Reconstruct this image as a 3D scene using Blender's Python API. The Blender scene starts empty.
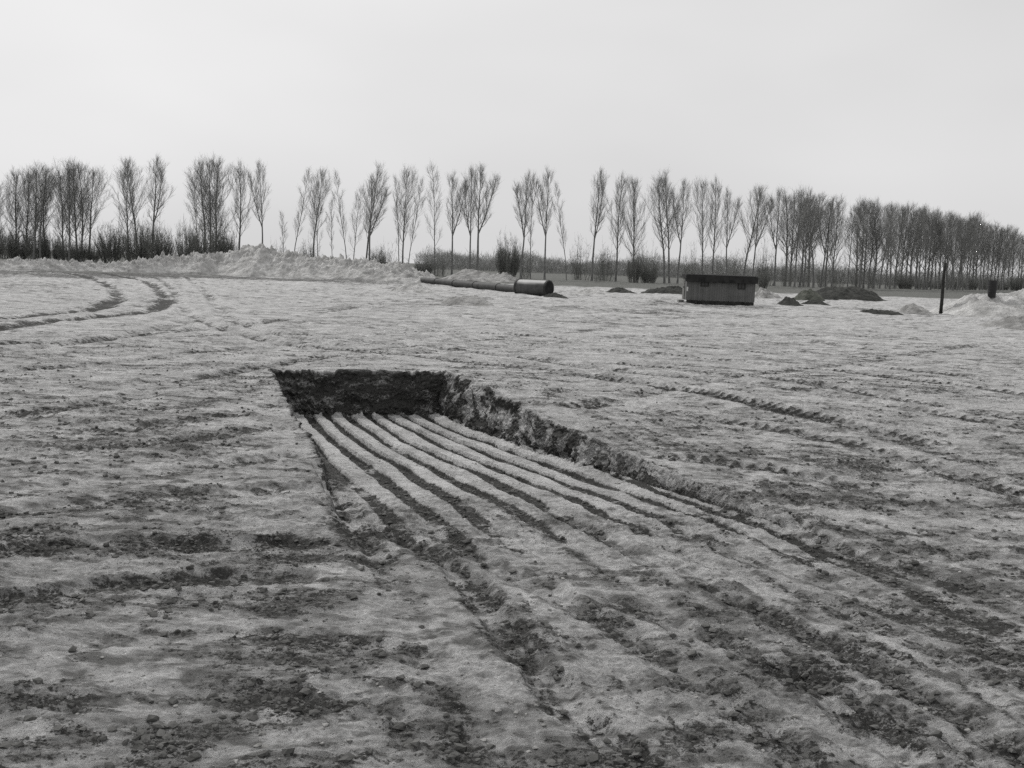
import bpy, math, random
import numpy as np
from mathutils import Matrix, Vector

random.seed(7)
rng = np.random.default_rng(7)
scene = bpy.context.scene
COL = scene.collection
W, H = 1024, 768
F = 1000.0          # focal length in pixels
CAM_H = 2.4
HOR = 266.5         # horizon row at the middle column
SLOPE = 0.036       # the print hangs a little crooked: the horizon falls to the right

# ------------------------------------------------------------------ camera
roll = math.atan(SLOPE)
pitch = math.atan((H / 2 - HOR) * math.cos(roll) / F)
ROT = Matrix.Rotation(math.pi / 2 - pitch, 3, 'X') @ Matrix.Rotation(roll, 3, 'Z')
cam_d = bpy.data.cameras.new('camera')
cam = bpy.data.objects.new('camera', cam_d)
COL.objects.link(cam)
cam_d.sensor_width = 36.0
cam_d.lens = 36.0 * F / W
cam_d.clip_start = 0.05
cam_d.clip_end = 9000
cam.location = (0, 0, CAM_H)
cam.rotation_euler = ROT.to_euler()
scene.camera = cam


def ray(px, py):
    return ROT @ Vector(((px - W / 2) / F, (H / 2 - py) / F, -1.0))


def P(px, py, z=0.0):
    """pixel of the photograph -> place on the level ground"""
    r = ray(px, py)
    t = (z - CAM_H) / r.z
    return (r.x * t, r.y * t)


def at(px, d):
    """column of the photograph, at the horizon, d metres out -> x, y"""
    r = ray(px, HOR + SLOPE * (px - W / 2))
    return (r.x * d / r.y, d)


def height(px, py, d):
    r = ray(px, py)
    return CAM_H + r.z * d / r.y


# ------------------------------------------------------------------ tagging
def tag(o, label=None, cat=None, group=None, kind=None):
    if label: o['label'] = label
    if cat: o['category'] = cat
    if group: o['group'] = group
    if kind: o['kind'] = kind
    return o


def empty(name, loc, rz=0.0):
    o = bpy.data.objects.new(name, None)
    o.empty_display_size = 0.3
    COL.objects.link(o)
    o.location = loc
    o.rotation_euler = (0, 0, rz)
    return o


def mesh_obj(name, me, mat=None, parent=None):
    o = bpy.data.objects.new(name, me)
    COL.objects.link(o)
    if mat: me.materials.append(mat)
    if parent: o.parent = parent
    return o


def np_mesh(name, verts, quads, smooth=True):
    me = bpy.data.meshes.new(name)
    nv, nq = len(verts), len(quads)
    k = quads.shape[1]
    me.vertices.add(nv)
    me.vertices.foreach_set('co', np.ascontiguousarray(verts, np.float32).ravel())
    me.loops.add(nq * k)
    me.loops.foreach_set('vertex_index', np.ascontiguousarray(quads, np.int32).ravel())
    me.polygons.add(nq)
    me.polygons.foreach_set('loop_start', np.arange(0, nq * k, k, dtype=np.int32))
    me.polygons.foreach_set('loop_total', np.full(nq, k, np.int32))
    me.polygons.foreach_set('use_smooth', np.full(nq, smooth, bool))
    me.update(calc_edges=True)
    return me


def grid_quads(nr, nc):
    i = np.arange(nr - 1)[:, None] * nc + np.arange(nc - 1)[None, :]
    return np.stack([i, i + 1, i + nc + 1, i + nc], -1).reshape(-1, 4)


# ------------------------------------------------------------------ noise
_perm = rng.permutation(256).astype(np.int32)
_perm = np.concatenate([_perm, _perm])
_ga = rng.uniform(0, 2 * math.pi, 256)
_gx, _gy = np.cos(_ga).astype(np.float32), np.sin(_ga).astype(np.float32)


def gn(x, y, seed=0):
    x = x + seed * 17.31
    y = y + seed * 9.77
    xf, yf = np.floor(x), np.floor(y)
    xi, yi = xf.astype(np.int32) & 255, yf.astype(np.int32) & 255
    fx, fy = (x - xf).astype(np.float32), (y - yf).astype(np.float32)
    u = fx * fx * fx * (fx * (fx * 6 - 15) + 10)
    v = fy * fy * fy * (fy * (fy * 6 - 15) + 10)

    def g(ix, iy, dx, dy):
        h = _perm[_perm[ix & 255] + (iy & 255)]
        return _gx[h] * dx + _gy[h] * dy
    a = g(xi, yi, fx, fy); b = g(xi + 1, yi, fx - 1, fy)
    c = g(xi, yi + 1, fx, fy - 1); d = g(xi + 1, yi + 1, fx - 1, fy - 1)
    return ((a + u * (b - a)) * (1 - v) + (c + u * (d - c)) * v) * 1.5


def fbm(x, y, seed=0, oct=4, gain=0.5):
    s = 0; a = 1.0
    for k in range(oct):
        s = s + a * gn(x * 2 ** k, y * 2 ** k, seed + k * 3)
        a *= gain
    return s


def sstep(a, b, x):
    t = np.clip((x - a) / (b - a), 0, 1)
    return t * t * (3 - 2 * t)


# ------------------------------------------------------------------ materials
def new_mat(name):
    m = bpy.data.materials.new(name)
    m.use_nodes = True
    nt = m.node_tree
    b = nt.nodes['Principled BSDF']
    b.inputs['Specular IOR Level'].default_value = 0.15
    b.inputs['Roughness'].default_value = 0.95
    return m, nt, b


def node(nt, typ, **kw):
    n = nt.nodes.new(typ)
    for k, v in kw.items():
        if k in n.inputs.keys(): n.inputs[k].default_value = v
        else: setattr(n, k, v)
    return n


def noise_mat(name, c0, c1, scale=3.0, detail=6, rough=0.95, bump=0.0, bscale=None, lo=0.35, hi=0.65, spec=0.15):
    m, nt, b = new_mat(name)
    tc = node(nt, 'ShaderNodeTexCoord')
    n = node(nt, 'ShaderNodeTexNoise', Scale=scale, Detail=detail, Roughness=0.65)
    r = node(nt, 'ShaderNodeValToRGB')
    r.color_ramp.elements[0].position = lo; r.color_ramp.elements[0].color = (*c0, 1)
    r.color_ramp.elements[1].position = hi; r.color_ramp.elements[1].color = (*c1, 1)
    nt.links.new(tc.outputs['Object'], n.inputs['Vector'])
    nt.links.new(n.outputs['Fac'], r.inputs['Fac'])
    nt.links.new(r.outputs['Color'], b.inputs['Base Color'])
    b.inputs['Roughness'].default_value = rough
    b.inputs['Specular IOR Level'].default_value = spec
    if bump:
        n2 = node(nt, 'ShaderNodeTexNoise', Scale=bscale or scale * 3, Detail=6, Roughness=0.7)
        bp = node(nt, 'ShaderNodeBump', Strength=1.0, Distance=bump)
        nt.links.new(tc.outputs['Object'], n2.inputs['Vector'])
        nt.links.new(n2.outputs['Fac'], bp.inputs['Height'])
        nt.links.new(bp.outputs['Normal'], b.inputs['Normal'])
    return m


SAND_L = (0.62, 0.618, 0.612)
SAND_D = (0.27, 0.269, 0.265)
SOIL_AND_SHADE = (0.058, 0.0575, 0.055)
DAMP = (0.165, 0.164, 0.160)


def make_ground_mat():
    m, nt, b = new_mat('sand_and_soil')
    L = nt.links.new
    tc = node(nt, 'ShaderNodeTexCoord')
    n1 = node(nt, 'ShaderNodeTexNoise', Scale=1.1, Detail=8, Roughness=0.7)
    n2 = node(nt, 'ShaderNodeTexNoise', Scale=9.0, Detail=8, Roughness=0.75)
    n3 = node(nt, 'ShaderNodeTexNoise', Scale=55.0, Detail=5, Roughness=0.7)
    for n in (n1, n2, n3): L(tc.outputs['Object'], n.inputs['Vector'])
    a1 = node(nt, 'ShaderNodeMath', operation='MULTIPLY_ADD'); a1.inputs[1].default_value = 0.9
    L(n1.outputs['Fac'], a1.inputs[0])
    a2 = node(nt, 'ShaderNodeMath', operation='MULTIPLY_ADD'); a2.inputs[1].default_value = 0.6
    L(n2.outputs['Fac'], a2.inputs[0])
    n5 = node(nt, 'ShaderNodeTexNoise', Scale=22.0, Detail=6, Roughness=0.75)
    a3 = node(nt, 'ShaderNodeMath', operation='MULTIPLY_ADD'); a3.inputs[1].default_value = 1.1; a3.inputs[2].default_value = -0.83
    L(n5.outputs['Fac'], a3.inputs[0]); L(a3.outputs[0], a2.inputs[2])
    L(a2.outputs[0], a1.inputs[2])
    ramp = node(nt, 'ShaderNodeValToRGB')
    ramp.color_ramp.elements[0].position = 0.30; ramp.color_ramp.elements[0].color = (*SAND_D, 1)
    ramp.color_ramp.elements[1].position = 0.66; ramp.color_ramp.elements[1].color = (*SAND_L, 1)
    L(a1.outputs[0], ramp.inputs['Fac'])
    at_s = node(nt, 'ShaderNodeAttribute', attribute_name='soil')  # soil amount with the painted pit shade in it
    at_f = node(nt, 'ShaderNodeAttribute', attribute_name='field')
    # soil crumbs and painted pit shade: dark amount broken up by noise of four sizes
    mp = node(nt, 'ShaderNodeMapping'); mp.inputs['Scale'].default_value = (0.6, 1, 1)
    L(tc.outputs['Object'], mp.inputs['Vector'])
    n4 = node(nt, 'ShaderNodeTexNoise', Scale=3.4, Detail=4, Roughness=0.6)
    L(mp.outputs['Vector'], n4.inputs['Vector']); L(mp.outputs['Vector'], n5.inputs['Vector'])
    prev = at_s.outputs['Fac']
    for n_, k_ in ((n4, .7), (n2, 1.3), (n5, 2.2), (n3, 1.8)):
        ma = node(nt, 'ShaderNodeMath', operation='MULTIPLY_ADD'); ma.inputs[1].default_value = k_
        L(n_.outputs['Fac'], ma.inputs[0]); L(prev, ma.inputs[2]); prev = ma.outputs[0]
    mr = node(nt, 'ShaderNodeMapRange', interpolation_type='SMOOTHSTEP')
    mr.inputs['From Min'].default_value = 3.0 + .38; mr.inputs['From Max'].default_value = 3.0 + .78
    L(prev, mr.inputs['Value'])
    mix = node(nt, 'ShaderNodeMix', data_type='RGBA')
    L(mr.outputs['Result'], mix.inputs['Factor'])
    # damp, mixed sand round the soil and painted pit shade
    d1 = node(nt, 'ShaderNodeMath', operation='MULTIPLY_ADD'); d1.inputs[1].default_value = 1.6; L(n4.outputs['Fac'], d1.inputs[0])
    at_d = node(nt, 'ShaderNodeAttribute', attribute_name='damp'); L(at_d.outputs['Fac'], d1.inputs[2])
    d2 = node(nt, 'ShaderNodeMath', operation='MULTIPLY_ADD'); d2.inputs[1].default_value = 1.2; L(n5.outputs['Fac'], d2.inputs[0]); d2.inputs[1].default_value = 2.0; L(d1.outputs[0], d2.inputs[2])
    dm = node(nt, 'ShaderNodeMapRange', interpolation_type='SMOOTHSTEP'); L(d2.outputs[0], dm.inputs['Value'])
    dm.inputs['From Min'].default_value = 1.8 + .15; dm.inputs['From Max'].default_value = 1.8 + 1.05
    damp = node(nt, 'ShaderNodeMix', data_type='RGBA'); L(dm.outputs['Result'], damp.inputs['Factor'])
    L(ramp.outputs['Color'], damp.inputs['A']); damp.inputs['B'].default_value = (*DAMP, 1)
    L(damp.outputs['Result'], mix.inputs['A'])
    mix.inputs['B'].default_value = (*SOIL_AND_SHADE, 1)
    # grass field
    rf = node(nt, 'ShaderNodeValToRGB')
    rf.color_ramp.elements[0].position = 0.3; rf.color_ramp.elements[0].color = (0.085, 0.087, 0.08, 1)
    rf.color_ramp.elements[1].position = 0.7; rf.color_ramp.elements[1].color = (0.17, 0.172, 0.162, 1)
    L(n1.outputs['Fac'], rf.inputs['Fac'])
    mix2 = node(nt, 'ShaderNodeMix', data_type='RGBA')
    L(at_f.outputs['Fac'], mix2.inputs['Factor'])
    L(mix.outputs['Result'], mix2.inputs['A']); L(rf.outputs['Color'], mix2.inputs['B'])
    L(mix2.outputs['Result'], b.inputs['Base Color'])
    bp1 = node(nt, 'ShaderNodeBump', Strength=1.0, Distance=0.045)
    bp2 = node(nt, 'ShaderNodeBump', Strength=0.9, Distance=0.012)
    L(n2.outputs['Fac'], bp1.inputs['Height']); L(n3.outputs['Fac'], bp2.inputs['Height'])
    bp3 = node(nt, 'ShaderNodeBump', Strength=1.0, Distance=0.03); L(n5.outputs['Fac'], bp3.inputs['Height'])
    L(bp1.outputs['Normal'], bp3.inputs['Normal']); L(bp3.outputs['Normal'], bp2.inputs['Normal'])
    L(bp2.outputs['Normal'], b.inputs['Normal'])
    return m


M_GROUND = make_ground_mat()
M_BERM = noise_mat('pale_sand', (0.30, 0.298, 0.29), (0.64, 0.637, 0.625), 0.9, 8, bump=0.4, bscale=1.6)
M_HEAP = noise_mat('grey_sand', (0.18, 0.178, 0.172), (0.46, 0.457, 0.447), 0.9, 8, bump=0.35, bscale=1.8)
M_SPOIL = noise_mat('dark_spoil', (0.03, 0.031, 0.029), (0.085, 0.086, 0.08), 1.5, 8, bump=0.2, bscale=3)
M_TURF = noise_mat('rough_turf', (0.05, 0.055, 0.045), (0.15, 0.155, 0.135), 1.2, 8, bump=0.2, bscale=4)
M_CLOD = noise_mat('soil_crumbs', (0.06, 0.06, 0.057), (0.15, 0.149, 0.144), 6, 4, bump=0.01, bscale=30)
M_SANDCLOD = noise_mat('sand_crumbs', (0.2, 0.198, 0.19), (0.4, 0.395, 0.385), 6, 4, bump=0.01, bscale=30)
M_BARK = noise_mat('poplar_bark', (0.12, 0.121, 0.118), (0.22, 0.221, 0.216), 2.0, 6, bump=0.03, bscale=8)
M_TWIG = noise_mat('poplar_twigs', (0.19, 0.191, 0.186), (0.28, 0.28, 0.272), 0.6, 3)
M_SHRUB = noise_mat('shrub_twigs', (0.15, 0.153, 0.145), (0.24, 0.243, 0.23), 0.6, 3)
M_FARWOOD = noise_mat('far_twigs', (0.22, 0.223, 0.217), (0.32, 0.322, 0.315), 0.1, 3)  # lightened so that the haze of distance sits in the colour
M_STEEL = noise_mat('rusty_steel', (0.02, 0.02, 0.0195), (0.055, 0.055, 0.053), 1.6, 6, rough=0.7, bump=0.01, bscale=9, spec=0.3)
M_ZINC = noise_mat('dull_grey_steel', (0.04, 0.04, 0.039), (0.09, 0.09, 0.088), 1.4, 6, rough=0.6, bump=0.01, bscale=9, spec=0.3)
def paint_lit_top(m, lo, hi, col):
    """pale tone on whatever faces up, a lit top painted into the colour"""
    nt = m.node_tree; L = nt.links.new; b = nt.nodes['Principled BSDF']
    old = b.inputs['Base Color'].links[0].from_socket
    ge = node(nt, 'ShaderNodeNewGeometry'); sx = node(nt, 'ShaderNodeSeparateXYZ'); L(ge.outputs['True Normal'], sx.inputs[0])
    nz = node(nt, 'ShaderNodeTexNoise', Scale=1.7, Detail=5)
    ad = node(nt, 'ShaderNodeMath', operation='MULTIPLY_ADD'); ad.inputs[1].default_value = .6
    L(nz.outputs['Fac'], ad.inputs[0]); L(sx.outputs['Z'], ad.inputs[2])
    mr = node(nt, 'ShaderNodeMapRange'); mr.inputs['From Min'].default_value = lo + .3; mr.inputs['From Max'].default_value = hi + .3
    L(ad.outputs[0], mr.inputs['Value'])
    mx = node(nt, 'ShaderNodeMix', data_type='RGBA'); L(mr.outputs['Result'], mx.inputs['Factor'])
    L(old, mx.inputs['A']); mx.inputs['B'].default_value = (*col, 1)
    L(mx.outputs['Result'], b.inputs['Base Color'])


paint_lit_top(M_ZINC, .45, .75, (.42, .418, .41))  # the pipe section's lit top, painted as a pale colour
M_DARK = noise_mat('dark_inside', (0.012, 0.012, 0.012), (0.03, 0.03, 0.03), 2.0, 3)
M_HUTROOF = noise_mat('roofing_felt', (0.018, 0.018, 0.018), (0.04, 0.04, 0.039), 2.5, 5, bump=0.01)
M_HUTTRIM = noise_mat('weathered_trim', (0.12, 0.12, 0.115), (0.22, 0.22, 0.21), 3, 5)
M_POLE = noise_mat('tarred_wood', (0.02, 0.02, 0.019), (0.05, 0.05, 0.047), 4, 5, bump=0.01)
M_DRUM = noise_mat('dark_painted_steel', (0.012, 0.012, 0.012), (0.03, 0.03, 0.03), 3, 5, rough=0.6, spec=0.3)
mm, nt, b = new_mat('window_glass')
b.inputs['Base Color'].default_value = (0.03, 0.03, 0.03, 1); b.inputs['Roughness'].default_value = 0.5
b.inputs['Specular IOR Level'].default_value = 0.5
M_GLASS = mm; mm.name = 'dusty_window_glass'


def plank_mat():
    m, nt, b = new_mat('weathered_planks')
    L = nt.links.new
    tc = node(nt, 'ShaderNodeTexCoord')
    sx = node(nt, 'ShaderNodeSeparateXYZ'); L(tc.outputs['Object'], sx.inputs[0])
    add = node(nt, 'ShaderNodeMath', operation='ADD'); L(sx.outputs['X'], add.inputs[0]); L(sx.outputs['Y'], add.inputs[1])
    dv = node(nt, 'ShaderNodeMath', operation='DIVIDE'); L(add.outputs[0], dv.inputs[0]); dv.inputs[1].default_value = 0.18
    fl = node(nt, 'ShaderNodeMath', operation='FLOOR'); L(dv.outputs[0], fl.inputs[0])
    wn = node(nt, 'ShaderNodeTexWhiteNoise', noise_dimensions='1D'); L(fl.outputs[0], wn.inputs['W'])
    ns = node(nt, 'ShaderNodeTexNoise', Scale=2.5, Detail=6); L(tc.outputs['Object'], ns.inputs['Vector'])
    ad = node(nt, 'ShaderNodeMath', operation='MULTIPLY_ADD'); L(wn.outputs['Value'], ad.inputs[0]); ad.inputs[1].default_value = 0.35
    L(ns.outputs['Fac'], ad.inputs[2])
    r = node(nt, 'ShaderNodeValToRGB')
    r.color_ramp.elements[0].position = 0.35; r.color_ramp.elements[0].color = (0.115, 0.116, 0.113, 1)
    r.color_ramp.elements[1].position = 0.95; r.color_ramp.elements[1].color = (0.165, 0.165, 0.162, 1)
    L(ad.outputs[0], r.inputs['Fac']); L(r.outputs['Color'], b.inputs['Base Color'])
    return m


M_PLANK = plank_mat()

# ------------------------------------------------------------------ ground
# the sheet is finer near the place the photographer stood; it runs to the horizon
ys = [-14.0, -9, -6, -4, -2.5, -1.2, 0, 0.8, 1.5, 2.0]
y = 2.4
while y < 160:
    ys.append(y)
    if y < 32: st = min(max(y * y / 3000, 0.0125), 0.05)
    else: st = y * y / 9000
    if 20.9 < y < 22.5: st = 0.014
    y += st
while y < 6000:
    ys.append(y); y *= 1.06
ys = np.array(ys)
NC, NX = 1240, 40
uc = np.linspace(-1, 1, NC)
ex = np.cumsum(1.35 ** np.arange(NX)); ex = ex / ex[-1]
u = np.concatenate([-1 - ex[::-1] * 6, uc, 1 + ex * 6])
hw = 2.6 + 0.62 * np.maximum(ys, 0)
X = (u[None, :] * hw[:, None]).astype(np.float64)
Y = np.repeat(ys[:, None], len(u), 1)
nr, nc = X.shape

L0, L1 = np.array(P(270, 371)), np.array(P(341, 498))
R0, R1 = np.array(P(447, 373)), np.array(P(690, 481))


def line_dist(px, py, a, b, flip=1):
    d = (b - a) / np.linalg.norm(b - a)
    return flip * ((px - a[0]) * (-d[1]) + (py - a[1]) * d[0])


SOIL_BLOBS = [  # centre and half-size as seen in the photograph, strength
    (205, 395, 45, 22, .55), (180, 440, 60, 14, .55), (165, 500, 60, 14, .85), (60, 557, 95, 9, .7), (185, 550, 60, 10, .6),
    (300, 553, 40, 14, 1.0), (40, 612, 60, 14, .75), (200, 595, 90, 16, .55), (300, 610, 50, 40, .65),
    (285, 695, 50, 22, .9), (185, 645, 22, 12, .6), (320, 650, 50, 30, .5), (20, 740, 60, 26, .7), (180, 735, 60, 18, .5),
    (60, 690, 70, 16, .4), (420, 715, 45, 40, .45), (515, 640, 26, 28, .75), (480, 600, 22, 22, .6), (545, 690, 22, 20, .7),
    (410, 545, 60, 20, .5), (370, 520, 34, 26, .75), (470, 550, 40, 12, .5), (415, 455, 22, 10, .8), (520, 480, 50, 12, .45),
    (900, 615, 70, 18, .95), (930, 555, 70, 20, .7), (770, 670, 70, 14, .55), (880, 720, 50, 14, .6), (695, 742, 50, 8, .7),
    (1000, 640, 40, 60, .6), (960, 760, 60, 30, .8), (840, 655, 60, 26, .4), (760, 600, 50, 14, .35), (1005, 735, 40, 40, .7), (900, 680, 90, 40, .5),
    (790, 495, 70, 14, .6), (900, 500, 90, 14, .45), (720, 455, 60, 12, .45), (820, 460, 90, 14, .4), (960, 430, 70, 14, .35),
    (640, 425, 50, 12, .45), (560, 400, 40, 9, .4), (700, 410, 70, 10, .35), (600, 625, 40, 14, .35),
    (620, 760, 40, 14, .6), (100, 478, 60, 8, .35), (60, 400, 60, 8, .3), (90, 345, 60, 5, .35), (500, 375, 50, 5, .3),
    (870, 380, 90, 8, .3), (960, 350, 60, 5, .3), (60, 274, 120, 2.6, 1.7), (200, 276.5, 150, 1.6, 1.7), (20, 285, 40, 5, .5),
    (370, 281, 60, 2.2, .7), (440, 300, 40, 5, .45), (600, 308, 60, 3, .45), (700, 314, 60, 3, .45), (880, 311, 30, 2, .9),
    (660, 303, 30, 2, .7), (720, 306, 40, 2, .8), (560, 320, 70, 4, .3), (760, 345, 90, 4, .3),
]
TRACKS = [  # course as seen in the photograph, half-width m, depth m, soil, tread
    ([(112, 301), (90, 308), (50, 314), (0, 318), (-60, 322)], .85, .06, .85, 0),
    ([(164, 300), (140, 310), (95, 317), (32, 325), (-60, 335)], .85, .06, .85, 0),
    ([(30, 272), (60, 273), (82, 276), (107, 285), (117, 295), (107, 304), (85, 310), (25, 316), (-40, 320)], .45, .08, 1.02, 0),
    ([(95, 273), (112, 275), (145, 282), (160, 292), (166, 302), (150, 310), (95, 317), (32, 325), (-40, 334)], .45, .08, 1.02, 0),
    ([(150, 277), (160, 280), (176, 295), (183, 310), (200, 320), (240, 334), (300, 346)], .3, .08, .55, 0),
    ([(185, 277), (205, 292), (222, 312), (262, 330), (340, 344)], .3, .07, .5, 0),
    ([(300, 356), (420, 352), (520, 344), (640, 337), (900, 338)], .42, .05, .25, 1),
    ([(290, 343), (380, 352), (470, 362), (560, 372), (700, 395), (885, 433), (1040, 468)], .35, .035, .25, 1),
    ([(260, 330), (360, 340), (480, 352), (620, 372), (800, 392), (1040, 430)], .35, .05, .25, 1),
    ([(430, 300), (560, 312), (720, 322), (1040, 352)], .4, .06, .5, 0),
    ([(430, 314), (560, 325), (760, 336), (1040, 372)], .4, .06, .45, 0),
    ([(250, 318), (420, 322), (640, 318), (860, 318), (1040, 330)], .5, .07, .4, 0),
    ([(-20, 392), (120, 384), (250, 372)], .3, .05, .4, 0),
    ([(-20, 500), (80, 488), (200, 470), (290, 455)], .28, .06, .5, 0),
    ([(-20, 520), (90, 508), (220, 494), (320, 490)], .25, .05, .4, 0),
    ([(-20, 564), (60, 556), (122, 546), (200, 551), (290, 548)], .2, .06, .8, 0),
    ([(-20, 615), (73, 596), (195, 585), (300, 582)], .16, .05, .6, 0),
    ([(345, 490), (385, 530), (440, 558), (476, 595), (512, 640), (557, 690), (620, 742), (690, 800)], .13, .045, .55, 1),
    ([(420, 520), (480, 560), (560, 600), (650, 650), (760, 720), (830, 800)], .14, .035, .2, 1),
    ([(330, 500), (372, 560), (420, 640), (470, 720), (500, 800)], .16, .03, .25, 1),
    ([(560, 466), (640, 487), (740, 515), (840, 548), (960, 590), (1060, 630)], .14, .025, .35, 0),
    ([(600, 500), (700, 540), (820, 580), (940, 630), (1060, 690)], .16, .02, .2, 0),
    ([(540, 500), (640, 552), (760, 610), (900, 680), (1040, 760)], .13, .02, .15, 1),
    ([(735, 525), (850, 562), (940, 580), (1060, 610)], .2, .035, .5, 0),
    ([(-20, 440), (150, 424), (300, 400), (420, 366)], .3, .03, .22, 1),
    ([(-20, 470), (120, 450), (240, 430), (300, 424)], .3, .03, .22, 1),
    ([(-20, 415), (100, 402), (240, 372), (420, 345), (620, 330)], .32, .035, .25, 1),
    ([(-20, 370), (160, 356), (380, 334), (620, 314)], .35, .04, .25, 1),
    ([(-20, 345), (120, 338), (260, 322), (380, 304)], .35, .05, .3, 1),
    ([(480, 366), (640, 385), (820, 418), (1040, 478)], .3, .035, .22, 1),
    ([(520, 356), (700, 372), (900, 400), (1040, 424)], .32, .035, .25, 1),
    ([(560, 348), (760, 362), (1040, 396)], .35, .04, .25, 1),
    ([(600, 400), (760, 425), (900, 455), (1040, 505)], .28, .03, .22, 1),
    ([(1040, 340), (860, 360), (700, 384), (580, 408)], .3, .03, .22, 1),
    ([(660, 455), (780, 470), (900, 500), (1040, 555)], .26, .03, .22, 1),
    ([(480, 298), (620, 300), (800, 310), (1040, 322)], .5, .07, .45, 0),
    ([(560, 330), (760, 326), (1040, 342)], .4, .06, .4, 0),
    ([(400, 330), (560, 338), (760, 352), (1040, 384)], .4, .05, .35, 1),
    ([(600, 600), (720, 640), (840, 700), (960, 790)], .12, .025, .2, 1),
    ([(640, 575), (780, 620), (920, 690), (1060, 780)], .12, .022, .15, 1),
    ([(700, 560), (820, 600), (960, 660), (1060, 710)], .12, .022, .15, 1),
    ([(-20, 660), (140, 640), (300, 640), (420, 660)], .14, .025, .25, 1),
    ([(-20, 720), (160, 690), (330, 700), (460, 740)], .14, .025, .25, 1),
    ([(400, 285), (330, 300), (250, 304), (160, 330), (60, 345), (-30, 352)], .4, .06, .35, 0),
]


def polyline_dist(x, y, pts, half):
    """distance and run along a polyline; far points keep a large distance"""
    pts = np.array(pts)
    best = np.full(x.shape, 1e6); run = np.zeros(x.shape)
    acc = 0.0
    for a, b in zip(pts[:-1], pts[1:]):
        ab = b - a; ln = np.linalg.norm(ab)
        m = ((x > min(a[0], b[0]) - half) & (x < max(a[0], b[0]) + half) & (y > min(a[1], b[1]) - half) & (y < max(a[1], b[1]) + half))
        if m.any():
            xx, yy = x[m] - a[0], y[m] - a[1]
            t = np.clip((xx * ab[0] + yy * ab[1]) / ln ** 2, 0, 1)
            dd = np.hypot(xx - t * ab[0], yy - t * ab[1])
            sd = np.sign(xx * ab[1] - yy * ab[0])
            bb = best[m]; rr = run[m]
            k = dd < np.abs(bb)
            bb[k] = (dd * np.where(sd == 0, 1, sd))[k]; rr[k] = (acc + t * ln)[k]
            best[m] = bb; run[m] = rr
        acc += ln
    return best, run


def smooth_line(pl, n=5):
    """Catmull-Rom so that wheel tracks bend instead of kinking"""
    p = [np.array(q) for q in pl]
    p = [2 * p[0] - p[1]] + p + [2 * p[-1] - p[-2]]
    out = []
    for i in range(1, len(p) - 2):
        for k in range(n):
            t = k / n
            out.append(0.5 * (2 * p[i] + (p[i + 1] - p[i - 1]) * t + (2 * p[i - 1] - 5 * p[i] + 4 * p[i + 1] - p[i + 2]) * t * t
                              + (3 * p[i] - p[i - 1] - 3 * p[i + 1] + p[i + 2]) * t ** 3))
    out.append(p[-2])
    return out


def pit_fields(x, y):
    dL = line_dist(x, y, L0, L1); dR = line_dist(x, y, R0, R1, -1)
    dB = line_dist(x, y, L0, R0, -1)
    return dL, dR, dB


# sign check: a point in the middle of the pit must be inside all three lines
mid = (np.array(P(300, 420)) + np.array(P(560, 430))) / 2
sg = [1 if v > 0 else -1 for v in pit_fields(np.array([mid[0]]), np.array([mid[1]]))]


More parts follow.
